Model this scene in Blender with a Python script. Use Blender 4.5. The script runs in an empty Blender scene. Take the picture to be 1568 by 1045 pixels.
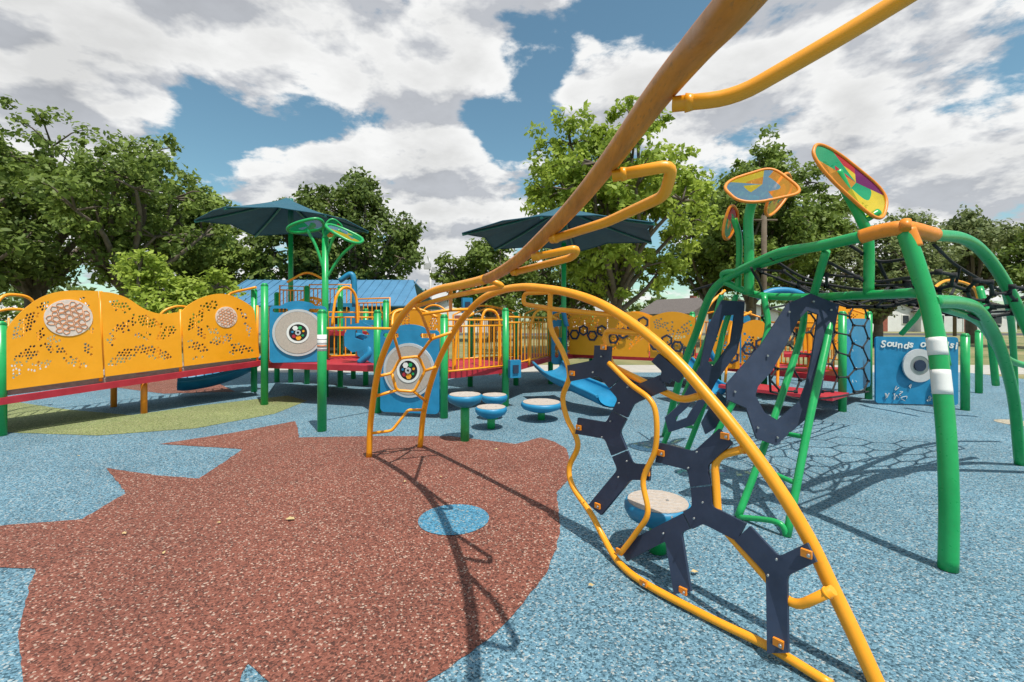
import bpy, math, random
import numpy as np
from mathutils import Vector, Matrix
from mathutils.geometry import tessellate_polygon
random.seed(7); np.random.seed(7)
scene=bpy.context.scene
K=697.0; CH=1.5
# survey helper: bearing/elevation readings + true distance -> world metres
def pt(u,v,d): return Vector(((u-784)/K*d, d, CH-(v-490)/K*d))
def gp(u,v,z=0.0):
    d=K*CH/(v-490); return Vector(((u-784)/K*d,d,z))
def gd(v): return K*CH/(v-490)

# ---------------------------------------------------------------- materials
MC={}
def new_mat(name):
    m=bpy.data.materials.new(name); m.use_nodes=True
    nt=m.node_tree; b=nt.nodes['Principled BSDF']
    return m,nt,b
def paint(name,col,rough=0.4,var=0.18,scale=6.0,spec=0.5,bump=0.0,metal=0.0,dirt=0.25,stretch=None):
    if name in MC: return MC[name]
    m,nt,b=new_mat(name); N=nt.nodes; L=nt.links
    tc=N.new('ShaderNodeTexCoord')
    src=tc.outputs['Object']
    if stretch:
        mp=N.new('ShaderNodeMapping'); mp.inputs['Scale'].default_value=stretch; L.new(src,mp.inputs[0]); src=mp.outputs[0]
    n=N.new('ShaderNodeTexNoise'); n.inputs['Scale'].default_value=scale; n.inputs['Detail'].default_value=6; n.inputs['Roughness'].default_value=0.65
    L.new(src,n.inputs['Vector'])
    r=N.new('ShaderNodeValToRGB'); r.color_ramp.elements[0].position=0.3; r.color_ramp.elements[1].position=0.72
    c=np.array(col)
    lo=c*(1-var); hi=np.minimum(c*(1+var)+0.01,0.95)
    r.color_ramp.elements[0].color=(*lo,1); r.color_ramp.elements[1].color=(*hi,1)
    L.new(n.outputs['Fac'],r.inputs['Fac'])
    n2=N.new('ShaderNodeTexNoise'); n2.inputs['Scale'].default_value=scale*9; n2.inputs['Detail'].default_value=4
    L.new(src,n2.inputs['Vector'])
    mr=N.new('ShaderNodeMapRange'); mr.inputs[1].default_value=0.58; mr.inputs[2].default_value=0.8; mr.inputs[3].default_value=0; mr.inputs[4].default_value=dirt
    L.new(n2.outputs['Fac'],mr.inputs[0])
    mx=N.new('ShaderNodeMixRGB'); mx.inputs[2].default_value=(c[0]*0.4+0.05,c[1]*0.4+0.045,c[2]*0.4+0.035,1)
    L.new(mr.outputs[0],mx.inputs[0]); L.new(r.outputs[0],mx.inputs[1]); L.new(mx.outputs[0],b.inputs['Base Color'])
    mr2=N.new('ShaderNodeMapRange'); mr2.inputs[3].default_value=max(0.05,rough-0.1); mr2.inputs[4].default_value=min(1,rough+0.18)
    L.new(n2.outputs['Fac'],mr2.inputs[0]); L.new(mr2.outputs[0],b.inputs['Roughness'])
    b.inputs['Metallic'].default_value=metal
    b.inputs['Specular IOR Level'].default_value=spec
    if bump>0:
        bp=N.new('ShaderNodeBump'); bp.inputs['Strength'].default_value=bump; bp.inputs['Distance'].default_value=0.004
        L.new(n2.outputs['Fac'],bp.inputs['Height']); L.new(bp.outputs[0],b.inputs['Normal'])
    MC[name]=m; return m
YEL=paint('yellow_powder_coat',(0.88,0.335,0.005),0.33,0.08,5,dirt=0.2)
YWR=paint('worn_backlit_yellow_coat',(0.6,0.2,0.016),0.36,0.28,9,dirt=0.8,stretch=(3,.5,.5))  # wear streaks; darker base also paints in the overhead rail's backlit underside
YPL=paint('yellow_plastic',(0.9,0.36,0.003),0.42,0.06,3,dirt=0.1)
ORA=paint('orange_casting',(0.78,0.24,0.01),0.4,0.12,8)
GRN=paint('green_powder_coat',(0.008,0.34,0.085),0.28,0.12,4,dirt=0.18)
BLU=paint('blue_plastic',(0.008,0.21,0.4),0.42,0.15,4,dirt=0.2)
NAV=paint('navy_plastic',(0.014,0.026,0.06),0.45,0.2,5,dirt=0.3)
RED=paint('red_vinyl',(0.4,0.014,0.03),0.5,0.15,5)
TAN=paint('tan_speckled',(0.44,0.37,0.31),0.6,0.15,40,dirt=0.4)
WHT=paint('white_print',(0.75,0.74,0.7),0.5,0.06,10,dirt=0.1)
GRY=paint('grey_disc',(0.5,0.5,0.5),0.4,0.08,10)
BLK=paint('black_rope',(0.012,0.012,0.014),0.8,0.2,60)
TEA=paint('teal_canopy_fabric',(0.008,0.085,0.13),0.75,0.15,2,dirt=0.1)
TEG=paint('canopy_steel',(0.01,0.16,0.13),0.4,0.1,4)
STL=paint('steel',(0.4,0.4,0.4),0.35,0.1,10,metal=0.8)
ROO=paint('blue_metal_roof',(0.07,0.21,0.36),0.45,0.12,1.5,dirt=0.1)
BRK=paint('bark',(0.13,0.105,0.08),0.9,0.35,5,bump=0.8)
LBL=paint('orange_label',(0.7,0.2,0.05),0.5,0.05,10)
MED=paint('medallion_cream',(0.72,0.6,0.52),0.55,0.12,30)
SID=paint('white_siding',(0.7,0.7,0.68),0.7,0.08,2)
SID2=paint('beige_siding',(0.42,0.36,0.28),0.7,0.08,2)
SHG=paint('roof_shingle',(0.13,0.11,0.1),0.9,0.25,6)
GLS=paint('window_glass',(0.03,0.04,0.05),0.1,0.1,2)
RDB=paint('red_brick',(0.3,0.09,0.06),0.85,0.2,8)
WOD=paint('wood_pole',(.12,.09,.06),.9,.2,5)
def glassy(name,col):
    m,nt,b=new_mat(name); N=nt.nodes;L=nt.links
    b.inputs['Base Color'].default_value=(*col,1); b.inputs['Roughness'].default_value=0.04; b.inputs['Specular IOR Level'].default_value=1.0
    tr=N.new('ShaderNodeBsdfTranslucent'); tr.inputs[0].default_value=(*col,1)
    tp=N.new('ShaderNodeBsdfTransparent'); tp.inputs[0].default_value=(*[min(1,c*1.2+0.05) for c in col],1)
    m1=N.new('ShaderNodeMixShader'); m1.inputs[0].default_value=0.3
    L.new(b.outputs[0],m1.inputs[1]); L.new(tr.outputs[0],m1.inputs[2])
    m2=N.new('ShaderNodeMixShader'); m2.inputs[0].default_value=0.5
    L.new(m1.outputs[0],m2.inputs[1]); L.new(tp.outputs[0],m2.inputs[2])
    L.new(m2.outputs[0],N['Material Output'].inputs[0]); return m
GC=[glassy('acrylic_purple',(0.22,0.01,0.12)),glassy('acrylic_yellow',(0.8,0.6,0.02)),glassy('acrylic_green',(0.02,0.4,0.16)),
    glassy('acrylic_red',(0.6,0.03,0.03)),glassy('acrylic_blue',(0.2,0.38,0.55)),glassy('acrylic_orange',(0.8,0.32,0.02))]

def rubber(name,dark,base,light,beige,pb=(0.22,0.72,0.9),scale=108):
    m,nt,b=new_mat(name); N=nt.nodes;L=nt.links
    tc=N.new('ShaderNodeTexCoord')
    v=N.new('ShaderNodeTexVoronoi'); v.inputs['Scale'].default_value=scale
    L.new(tc.outputs['Object'],v.inputs['Vector'])
    s=N.new('ShaderNodeSeparateColor'); L.new(v.outputs['Color'],s.inputs[0])
    r=N.new('ShaderNodeValToRGB'); e=r.color_ramp.elements; r.color_ramp.interpolation='CONSTANT'
    e[0].position=0; e[0].color=(*dark,1); e[1].position=pb[0]; e[1].color=(*base,1)
    for p,c in ((pb[1],light),(pb[2],beige)):
        k=e.new(p); k.color=(*c,1)
    L.new(s.outputs[0],r.inputs[0])
    n=N.new('ShaderNodeTexNoise'); n.inputs['Scale'].default_value=0.9; n.inputs['Detail'].default_value=8; n.inputs['Roughness'].default_value=0.6
    L.new(tc.outputs['Object'],n.inputs['Vector'])
    mr=N.new('ShaderNodeMapRange'); mr.inputs[1].default_value=0.3; mr.inputs[2].default_value=0.7; mr.inputs[3].default_value=0.82; mr.inputs[4].default_value=1.15
    L.new(n.outputs['Fac'],mr.inputs[0])
    n3=N.new('ShaderNodeTexNoise'); n3.inputs['Scale'].default_value=38; n3.inputs['Detail'].default_value=3
    L.new(tc.outputs['Object'],n3.inputs['Vector'])
    mr3=N.new('ShaderNodeMapRange'); mr3.inputs[1].default_value=0.3; mr3.inputs[2].default_value=0.7; mr3.inputs[3].default_value=0.78; mr3.inputs[4].default_value=1.22
    L.new(n3.outputs['Fac'],mr3.inputs[0])
    mm=N.new('ShaderNodeMath'); mm.operation='MULTIPLY'; L.new(mr.outputs[0],mm.inputs[0]); L.new(mr3.outputs[0],mm.inputs[1])
    vm=N.new('ShaderNodeVectorMath'); vm.operation='SCALE'; L.new(r.outputs[0],vm.inputs[0]); L.new(mm.outputs[0],vm.inputs['Scale'])
    L.new(vm.outputs[0],b.inputs['Base Color']); b.inputs['Roughness'].default_value=0.85
    bp=N.new('ShaderNodeBump'); bp.inputs['Strength'].default_value=0.9; bp.inputs['Distance'].default_value=0.006
    inv=N.new('ShaderNodeMath'); inv.operation='SUBTRACT'; inv.inputs[0].default_value=1; L.new(v.outputs['Distance'],inv.inputs[1])
    L.new(inv.outputs[0],bp.inputs['Height']); L.new(bp.outputs[0],b.inputs['Normal'])
    return m
RB=rubber('rubber_blue',(0.035,0.09,0.125),(0.105,0.22,0.295),(0.17,0.31,0.385),(0.36,0.4,0.4),(0.25,0.66,0.91),114)
RR=rubber('rubber_brown',(0.08,0.027,0.018),(0.2,0.063,0.04),(0.27,0.1,0.068),(0.45,0.32,0.25),(0.25,0.7,0.93))
RG=rubber('rubber_olive',(0.08,0.1,0.03),(0.2,0.24,0.09),(0.26,0.3,0.12),(0.38,0.37,0.22))
RT=rubber('rubber_tan',(0.2,0.17,0.12),(0.42,0.36,0.26),(0.5,0.45,0.35),(0.6,0.55,0.45))
RD=rubber('rubber_dotblue',(0.03,0.12,0.19),(0.06,0.24,0.38),(0.1,0.3,0.44),(0.3,0.36,0.36))

def grass_mat():
    m,nt,b=new_mat('dry_grass'); N=nt.nodes;L=nt.links
    tc=N.new('ShaderNodeTexCoord'); n=N.new('ShaderNodeTexNoise'); n.inputs['Scale'].default_value=0.25; n.inputs['Detail'].default_value=12; n.inputs['Roughness'].default_value=0.75
    L.new(tc.outputs['Object'],n.inputs['Vector'])
    r=N.new('ShaderNodeValToRGB'); e=r.color_ramp.elements; e[0].position=0.35; e[0].color=(0.09,0.13,0.035,1); e[1].position=0.68; e[1].color=(0.34,0.28,0.14,1)
    L.new(n.outputs['Fac'],r.inputs[0]); L.new(r.outputs[0],b.inputs['Base Color']); b.inputs['Roughness'].default_value=0.95
    return m
GRS=grass_mat()
CON=paint('concrete',(0.42,0.4,0.36),0.85,0.12,3,bump=0.3)
ASP=paint('asphalt',(0.06,0.06,0.06),0.9,0.15,20)

# ---------------------------------------------------------------- mesh builder
def catmull(P,sub=7,closed=False):
    P=[Vector(p) for p in P]; n=len(P); out=[]
    rng=range(n if closed else n-1)
    for i in rng:
        p1=P[i]; p2=P[(i+1)%n]
        p0=P[i-1] if (i>0 or closed) else p1*2-p2
        p3=P[(i+2)%n] if (i+2<n or closed) else p2*2-p1
        for k in range(sub):
            t=k/sub
            out.append(0.5*((2*p1)+(p2-p0)*t+(2*p0-5*p1+4*p2-p3)*t*t+(3*p1-p0-3*p2+p3)*t**3))
    if not closed: out.append(P[-1])
    return out
def fillet(P,f=0.06,k=5):
    P=[Vector(p) for p in P]; out=[P[0]]
    for i in range(1,len(P)-1):
        a=P[i-1]-P[i]; c=P[i+1]-P[i]
        fa=min(f,a.length*0.45); fc=min(f,c.length*0.45)
        A=P[i]+a.normalized()*fa; C=P[i]+c.normalized()*fc
        for j in range(k+1):
            t=j/k; out.append(A*(1-t)**2+P[i]*2*t*(1-t)+C*t*t)
    out.append(P[-1]); return out
class B:
    def __init__(s): s.v=[];s.f=[];s.m=[];s.s=[];s.mats=[]
    def mi(s,m):
        if m not in s.mats: s.mats.append(m)
        return s.mats.index(m)
    def tube(s,P,r,mat,n=10,closed=False,caps=True,r2=None):
        P=[Vector(p) for p in P]; mi=s.mi(mat); base=len(s.v); N=len(P)
        T=[]
        for i in range(N):
            a=P[i-1] if (i>0 or closed) else P[0]; b=P[(i+1)%N] if (i<N-1 or closed) else P[-1]
            t=b-a; T.append(t.normalized() if t.length>1e-9 else Vector((0,0,1)))
        up=Vector((0,0,1)) if abs(T[0].z)<0.9 else Vector((1,0,0))
        x=T[0].cross(up).normalized()
        for i in range(N):
            x=(x-T[i]*x.dot(T[i])); x.normalize(); y=T[i].cross(x)
            rr=r if r2 is None else r+(r2-r)*i/(N-1)
            for k in range(n):
                a=2*math.pi*k/n; s.v.append(P[i]+(x*math.cos(a)+y*math.sin(a))*rr)
        for i in range(N if closed else N-1):
            j=(i+1)%N
            for k in range(n):
                l=(k+1)%n
                s.f.append((base+i*n+k,base+i*n+l,base+j*n+l,base+j*n+k)); s.m.append(mi); s.s.append(True)
        if caps and not closed:
            s.f.append(tuple(base+k for k in range(n))[::-1]); s.m.append(mi); s.s.append(False)
            s.f.append(tuple(base+(N-1)*n+k for k in range(n))); s.m.append(mi); s.s.append(False)
    def post(s,x,y,z0,z1,r,mat,cap=True):
        s.tube([(x,y,z0),(x,y,z1)],r,mat,n=16)
        if cap:
            s.tube([(x,y,z1),(x,y,z1+0.02),(x,y,z1+0.035)],r*0.96,mat,n=16,r2=r*0.6)
            s.tube([(x,y,z1-.012),(x,y,z1)],r+.003,mat,n=16)
    def box(s,c,sx,sy,sz,mat,rot=0.0):
        mi=s.mi(mat); b=len(s.v); c=Vector(c); R=Matrix.Rotation(rot,3,'Z')
        for dx in(-1,1):
            for dy in(-1,1):
                for dz in(-1,1): s.v.append(c+R@Vector((dx*sx/2,dy*sy/2,dz*sz/2)))
        for q in((0,1,3,2),(4,6,7,5),(0,4,5,1),(2,3,7,6),(0,2,6,4),(1,5,7,3)):
            s.f.append(tuple(b+i for i in q)); s.m.append(mi); s.s.append(False)
    def quadprism(s,pts,thick,mat):
        s.plate([(0,0),(1,0),(1,1),(0,1)],[],None,thick,mat,pts3=pts)
    def plate(s,outer,holes,fmap,thick,mat,pts3=None,nrm=None):
        mi=s.mi(mat); polys=[list(outer)]+[list(h) for h in holes]
        flat=[p for q in polys for p in q]
        P3=[Vector(p) for p in pts3] if pts3 else [Vector(fmap(*p)) for p in flat]
        if nrm is None:
            c=P3[:len(outer)]; nn=Vector((0,0,0))
            for i in range(len(c)):
                a=c[i];b_=c[(i+1)%len(c)]
                nn+=Vector(((a.y-b_.y)*(a.z+b_.z),(a.z-b_.z)*(a.x+b_.x),(a.x-b_.x)*(a.y+b_.y)))
            nrm=nn.normalized()
        h=nrm*thick*0.5; b=len(s.v); n=len(flat)
        s.v+= [p+h for p in P3]+[p-h for p in P3]
        tr=tessellate_polygon([[Vector((p[0],p[1],0)) for p in q] for q in polys])
        for t in tr:
            s.f.append((b+t[0],b+t[1],b+t[2])); s.m.append(mi); s.s.append(False)
            s.f.append((b+n+t[2],b+n+t[1],b+n+t[0])); s.m.append(mi); s.s.append(False)
        o=0
        for q in polys:
            for i in range(len(q)):
                j=(i+1)%len(q); s.f.append((b+o+i,b+o+j,b+n+o+j,b+n+o+i)); s.m.append(mi); s.s.append(False)
            o+=len(q)
    def disc(s,c,ax,ay,r0,r1,thick,mat,n=40):
        c=Vector(c); ax=Vector(ax); ay=Vector(ay)
        o=[(math.cos(2*math.pi*k/n)*r1,math.sin(2*math.pi*k/n)*r1) for k in range(n)]
        hs=[] if r0<=0 else [[(math.cos(2*math.pi*k/n)*r0,math.sin(2*math.pi*k/n)*r0) for k in range(n)]]
        s.plate(o,hs,lambda a,b:c+ax*a+ay*b,thick,mat)
    def obj(s,name,parent=None):
        me=bpy.data.meshes.new(name); me.from_pydata([tuple(p) for p in s.v],[],s.f)
        for m in s.mats: me.materials.append(m)
        me.polygons.foreach_set('material_index',s.m); me.polygons.foreach_set('use_smooth',s.s); me.update()
        o=bpy.data.objects.new(name,me); scene.collection.objects.link(o)
        if parent: o.parent=parent
        return o
def empty(name):
    e=bpy.data.objects.new(name,None); scene.collection.objects.link(e); e.empty_display_size=0.3; return e
def rrect(x0,y0,x1,y1,r,k=5):
    o=[]
    for cx,cy,a0 in((x1-r,y0+r,-90),(x1-r,y1-r,0),(x0+r,y1-r,90),(x0+r,y0+r,180)):
        for j in range(k+1):
            a=math.radians(a0+90*j/k); o.append((cx+r*math.cos(a),cy+r*math.sin(a)))
    return o
def cells(cx,cy,a,b,rot,cs,rng,shrink=0.72,pointed=True):
    """cluster of organic cells filling a leaf/ellipse outline"""
    out=[]; R=math.radians(rot); jit={}
    h=cs*math.sqrt(3)
    n=int(max(a,b)/cs)+2
    for i in range(-n,n+1):
        for j in range(-n,n+1):
            x=i*cs*1.5; y=j*h+(h/2 if i%2 else 0)
            pts=[]
            for k in range(6):
                px=x+cs*math.cos(k*math.pi/3); py=y+cs*math.sin(k*math.pi/3)
                key=(round(px/cs*4),round(py/cs*4))
                if key not in jit: jit[key]=((rng.random()-.5)*cs*0.6,(rng.random()-.5)*cs*0.6)
                dx,dy=jit[key]; pts.append((px+dx,py+dy))
            mx=sum(p[0] for p in pts)/6; my=sum(p[1] for p in pts)/6
            lim=b*(1-(mx/a)**2) if (pointed and abs(mx)<a) else (b*math.sqrt(max(0,1-(mx/a)**2)))
            if abs(mx)>a*0.93 or abs(my)>lim: continue
            q=[]
            for px,py in pts:
                px=mx+(px-mx)*shrink; py=my+(py-my)*shrink
                q.append((cx+px*math.cos(R)-py*math.sin(R),cy+px*math.sin(R)+py*math.cos(R)))
            out.append(q)
    return out
def inside(p,poly):
    x,y=p; c=False; n=len(poly)
    for i in range(n):
        x1,y1=poly[i]; x2,y2=poly[(i+1)%n]
        if (y1>y)!=(y2>y) and x<(x2-x1)*(y-y1)/(y2-y1)+x1: c=not c
    return c
def filt(holes,outer,avoid=[],margin=1.06):
    cx=sum(p[0] for p in outer)/len(outer); cy=sum(p[1] for p in outer)/len(outer)
    res=[]; acc=[]
    for h in holes:
        hx=sum(p[0] for p in h)/len(h); hy=sum(p[1] for p in h)/len(h)
        rad=max(math.hypot(p[0]-hx,p[1]-hy) for p in h)
        ok=all(inside((cx+(p[0]-cx)*margin,cy+(p[1]-cy)*margin),outer) for p in h)
        for (ax,ay,ar) in avoid:
            if math.hypot(hx-ax,hy-ay)<ar+rad: ok=False
        for (ax,ay,ar) in acc:
            if math.hypot(hx-ax,hy-ay)<(ar+rad)*0.93: ok=False; break
        if ok: res.append(h); acc.append((hx,hy,rad))
    return res

# ---------------------------------------------------------------- ground
def sheet(name,pts,z,mat,parent=None):
    b=B(); mi=b.mi(mat)
    P=[Vector((p[0],p[1],z)) for p in pts]; b.v=P
    for t in tessellate_polygon([[Vector((p.x,p.y,0)) for p in P]]):
        a,c,d=[P[i] for i in t]
        if (c-a).cross(d-a).z<0: t=(t[0],t[2],t[1])
        b.f.append(tuple(t)); b.m.append(mi); b.s.append(False)
    return b.obj(name,parent)
sheet('ground',[(-700,-300),(700,-300),(700,900),(-700,900)],-0.012,GRS)
sheet('concrete_path',[(-30,12.6),(30,12.6),(30,15.2),(-30,15.2)],-0.008,CON)
sheet('street',[(-200,44),(200,44),(200,51),(-200,51)],-0.008,ASP)
surf=empty('rubber_surfacing')
sheet('blue_area',[(-13,-6),(13,-6),(13,13),(-13,13)],-0.004,RB,surf)
def cxy(u,v): g=gp(u,v); return (g.x,g.y)
def rough_edge(pts,amp=.006,step=.05,seed=4):
    rg_=random.Random(seed); out=[]
    for i in range(len(pts)):
        a=Vector(pts[i]); c=Vector(pts[(i+1)%len(pts)]); n=max(1,min(80,int((c-a).length/step)))
        for k in range(n):
            p=a+(c-a)*k/n; out.append((p.x+rg_.uniform(-amp,amp),p.y+rg_.uniform(-amp,amp)))
    return out
brown=[(245,680),(350,664),(452,645),(456,657),(458,670),(570,668),(690,668),(740,674),(790,680),(828,670),(850,677),(868,688),(873,710),(870,735),(852,755),(855,780),(858,810),(852,840),(840,870),(822,898),(800,925),(775,953),(745,980),(655,1045)]
bp=[cxy(*p) for p in brown]+[(-0.9,1.4),(-1.0,1.55)]+[cxy(412,1045),cxy(380,1015),cxy(365,1045)]+[(-1.3,1.6),(-2.2,1.5)]+[cxy(35,1045),cxy(30,1000),cxy(30,960),cxy(38,920),cxy(55,870),cxy(-60,868)]+[cxy(-60,812),cxy(0,805),cxy(125,795),cxy(193,755),cxy(163,717),cxy(240,728),cxy(305,733),cxy(372,688)]
sheet('brown_leaf_area',rough_edge(bp),0.0,RR,surf)
sheet('olive_band',rough_edge([cxy(*p) for p in [(-260,604),(0,612),(100,627),(200,636),(300,622),(440,606),(470,614),(420,634),(300,656),(150,667),(0,662),(-260,655)]]),0.0,RG,surf)
sheet('brown_back_area',[cxy(*p) for p in [(150,590),(280,572),(330,585),(360,600),(250,603)]],0.0,RR,surf)
c0=gp(695,795); e=[]
for k in range(60):
    a=2*math.pi*k/60; e.append((c0.x+0.265*math.cos(a),c0.y+0.265*math.sin(a)))
sheet('blue_dot',e,0.004,RD,surf)
c0=gp(1560,648); sheet('tan_dot',[(c0.x+0.25*math.cos(2*math.pi*k/32),c0.y+0.25*math.sin(2*math.pi*k/32)) for k in range(32)],0.0,RT,surf)
# fallen leaves
b=B(); DL=paint('dead_leaf',(0.5,0.38,0.18),0.8,0.2,20)
rng=random.Random(3)
LP=[(445,797),(190,820),(675,733),(335,803),(1064,880),(120,700),(760,690),(250,850),(1170,720),(905,900),(620,740)]
for u,v in LP:
    g=gp(u,v,0.008); a=rng.random()*6.28; sz=0.012+0.01*rng.random()
    if (u,v)==(445,797): sz=0.032
    o=[]
    for k in range(10):
        t=2*math.pi*k/10; rr=sz*(1 if k%2 else 0.6); o.append(g+Vector((rr*math.cos(t+a)*1.2,rr*math.sin(t+a),0.004+0.01*rng.random())))
    mi=b.mi(DL); base=len(b.v); b.v+=o+[g+Vector((0,0,0.006))]
    for k in range(10): b.f.append((base+k,base+(k+1)%10,base+10)); b.m.append(mi); b.s.append(False)
b.obj('fallen_leaves')

# ---------------------------------------------------------------- yellow arch climber
def ad(u,v=0):
    r=(u-784)/K; t=(1.08+5.36*r)/(2.585+3.49*r); y=(5.36-3.49*t)
    if v>680:
        y*=1-.08*min(1,(v-680)/320); y=min(y,gd(v)*0.985)
    return y
AC=empty('yellow_arch_climber')
b=B()
arch=[(643,686),(650,625),(668,562),(698,503),(732,463),(765,446),(800,440),(840,443),(880,451),(920,466),(960,490),(1000,520),(1040,557),(1080,602),(1120,650),(1160,702),(1200,760),(1240,828),(1275,902),(1310,975),(1347,1056)]
b.tube(catmull([pt(u,v,ad(u)) for u,v in arch]),0.032,YEL,n=18)
Crail=[(565,700,4.98),(568,640,4.92),(580,565,4.72),(603,505,4.45),(630,467,4.15),(665,446,3.8),(705,437,3.4),(745,427,2.95),(785,405,2.5),(830,365,2.1),(880,313,1.72),(935,245,1.38),(1000,155,1.07),(1065,75,.86),(1140,-10,.66)]
cp=[pt(*p) for p in Crail]+[Vector((.36,.3,1.97)),Vector((.36,-.3,1.9)),Vector((.33,-1.2,1.5)),Vector((.3,-1.9,.8)),Vector((.3,-2.2,0))]
cc_=catmull(cp); b.tube(cc_[:50],0.032,YEL,n=20); b.tube(cc_[49:],0.032,YWR,n=24)
def ploop(P,r,f=0.05,n=12,mat=None):
    b.tube(fillet(P,f),r,mat or YEL,n=n)
    # weld collars at both ends
    for A,C in ((P[0],P[1]),(P[-1],P[-2])):
        d=(Vector(C)-Vector(A)).normalized(); b.tube([Vector(A)+d*.026,Vector(A)+d*.036,Vector(A)+d*.043],r*1.22,mat or YEL,n=n,r2=r*1.0)
ploop([pt(1030,160,1.0),pt(1125,150,.95),pt(1290,55,.86),pt(1420,-25,.8),Vector((.78,.5,2.08)),Vector((.36,.2,1.96))],0.0165)
ploop([pt(938,270,1.40),pt(1030,253,1.34),pt(1018,300,1.42),pt(930,340,1.72),pt(845,367,2.0)],0.0185,0.035)
ploop([pt(815,395,2.2),pt(885,380,2.12),pt(878,394,2.2),pt(785,418,2.55)],0.0185,0.04)
ploop([pt(745,428,2.95),pt(772,438,2.95),pt(700,452,3.5),pt(640,468,4.05)],0.0185,0.05)
def th(P,r=0.016,f=0.04): b.tube(fillet([pt(*p) for p in P],f),r,YEL,n=8)
th([(577,577,4.75),(600,572,4.85),(613,549,4.85),(641,546,4.9),(651,568,4.95),(634,600,4.95),(607,598,4.9),(600,572,4.85)])
th([(651,568,4.95),(668,562,4.98)]); th([(571,608,4.85),(607,598,4.9)]); th([(634,600,4.95),(652,615,5.2)])
th([(567,664,4.95),(600,660,5.0),(625,628,5.05),(650,628,5.25)]); 
th([(613,549,4.85),(602,510,4.47)]); th([(641,546,4.9),(660,520,4.75),(695,508,4.7)]); th([(660,520,4.75),(645,480,4.3),(634,466,4.15)])
th([(645,482,4.3),(690,475,4.4),(722,474,4.45)]); th([(690,475,4.4),(690,440,3.55)])
def al(P,r=0.0185,f=0.06): ploop([pt(u,v,ad(u,v)) for u,v in P],r,f)
al([(865,447),(803,449),(801,466),(850,474),(950,484)])
al([(990,510),(925,507),(935,560),(1045,614),(1080,604)],0.0205,0.06)
al([(1146,686),(1094,700),(1100,800),(1215,932),(1276,904)],0.0205,0.07)
S=[(932,556),(965,588),(995,612),(1005,640),(1003,690),(985,735),(992,785),(975,815),(950,848)]
b.tube(catmull([pt(u,v,ad(u,v)*0.975) for u,v in S]),0.016,YEL,n=12)
Lr=[(843,445),(843,500),(862,540),(872,575),(862,608),(868,640),(885,680),(872,715),(877,745),(905,787),(925,825),(948,862),(990,895),(1090,948),(1180,992),(1275,1050)]
b.tube(catmull([pt(u,v,ad(u,v)) for u,v in Lr]),0.02,YEL,n=14)
b.obj('yellow_tubes',AC)
b=B()
def ycoords(c,ends,w,rd=.2):
    c=Vector(c); E=sorted([Vector(e) for e in ends],key=lambda e:math.atan2(e.y-c.y,e.x-c.x)); n=len(E); out=[]
    D=[(e-c).normalized() for e in E]; Nn=[Vector((-d.y,d.x)) for d in D]
    for i in range(n):
        j=(i+1)%n
        out.append(E[i]-Nn[i]*w*0.5); out.append(E[i]+Nn[i]*w*0.5)
        p=c+Nn[i]*w*0.5; q=c-Nn[j]*w*0.5; d=D[i]; e_=D[j]; den=d.x*e_.y-d.y*e_.x
        if abs(den)>0.15:
            t=((q.x-p.x)*e_.y-(q.y-p.y)*e_.x)/den; k=p+d*t
            A=k+D[i]*w*rd; Cc=k+D[j]*w*rd
            for s_ in (0,.33,.66,1): m=A*(1-s_)**2+k*2*s_*(1-s_)+Cc*s_*s_; out.append(m)
    return [(p.x,p.y) for p in out]
YS=[((922,562),[(872,572),(924,530),(943,586)],25),((962,609),[(944,588),(1016,586),(950,634)],25),((936,661),[(949,636),(884,652),(949,693)],25),((961,722),[(950,695),(996,724),(912,781)],25),
 ((1024,566),[(1018,585),(1004,548),(1044,580)],16),
 ((1068,708),[(1008,693),(1112,668),(1073,744)],30),((1077,785),[(1074,746),(1054,797),(1136,815)],30),((1030,808),[(1052,798),(955,848),(1046,908)],26),((1190,872),[(1138,817),(1244,846),(1192,1000)],32)]
for c,en,w in YS:
    b.plate(ycoords(c,en,w),[],lambda u,v:pt(u,v,ad(u,v)*0.992),0.018,NAV)
b.obj('navy_hex_plates',AC)
b=B()
for (u,v) in [(876,572),(886,655),(915,775),(948,845),(1046,905),(1192,985),(1235,848),(1110,668),(1012,694),(990,724),(924,532),(985,893)]:
    p=pt(u,v,ad(u,v)*0.984)
    b.box(p,0.042,0.014,0.032,ORA,rot=-0.9)
    b.tube([p+Vector((-.0,-.012,0)),p+Vector((-.006,-.022,0))],0.007,STL,n=8)
for u,v in [(922,562),(962,609),(936,661),(961,722),(1068,708),(1077,785),(1030,808),(1190,872)]:
    for k in range(3):
        a=k*2.09+0.5; q=pt(u+16*math.cos(a),v+16*math.sin(a),ad(u,v)*0.985); b.tube([q,q+Vector((-.008,-.01,0))],0.005,STL,n=8)
b.obj('clamps',AC)

# ---------------------------------------------------------------- green climber
GCm=empty('green_net_climber'); b=B()
def gt(P,r,smooth=True,mat=GRN,n=16,f=0.1):
    Q=[pt(*p) for p in P]; b.tube(catmull(Q) if smooth else fillet(Q,f),r,mat,n=n)
gt([(1452,872,2.74),(1453,760,2.76),(1447,640,2.82),(1430,500,2.93),(1408,420,3.0),(1385,352,3.06)],0.049,n=24)
gt([(1398,380,3.04),(1387,352,3.06)],0.055,mat=ORA,n=24); gt([(1318,363,3.25),(1350,354,3.15),(1387,350,3.06),(1430,360,3.2)],0.05,mat=ORA,n=20)
b.tube([pt(1387,352,3.0),pt(1387,338,3.02)],.03,ORA,n=16)
gt([(1322,362,3.24),(1250,378,3.6),(1200,386,3.9),(1160,402,4.2),(1115,425,4.6),(1088,452,4.9),(1066,510,5.2),(1044,570,5.5),(1018,668,5.87)],0.042)
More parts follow.
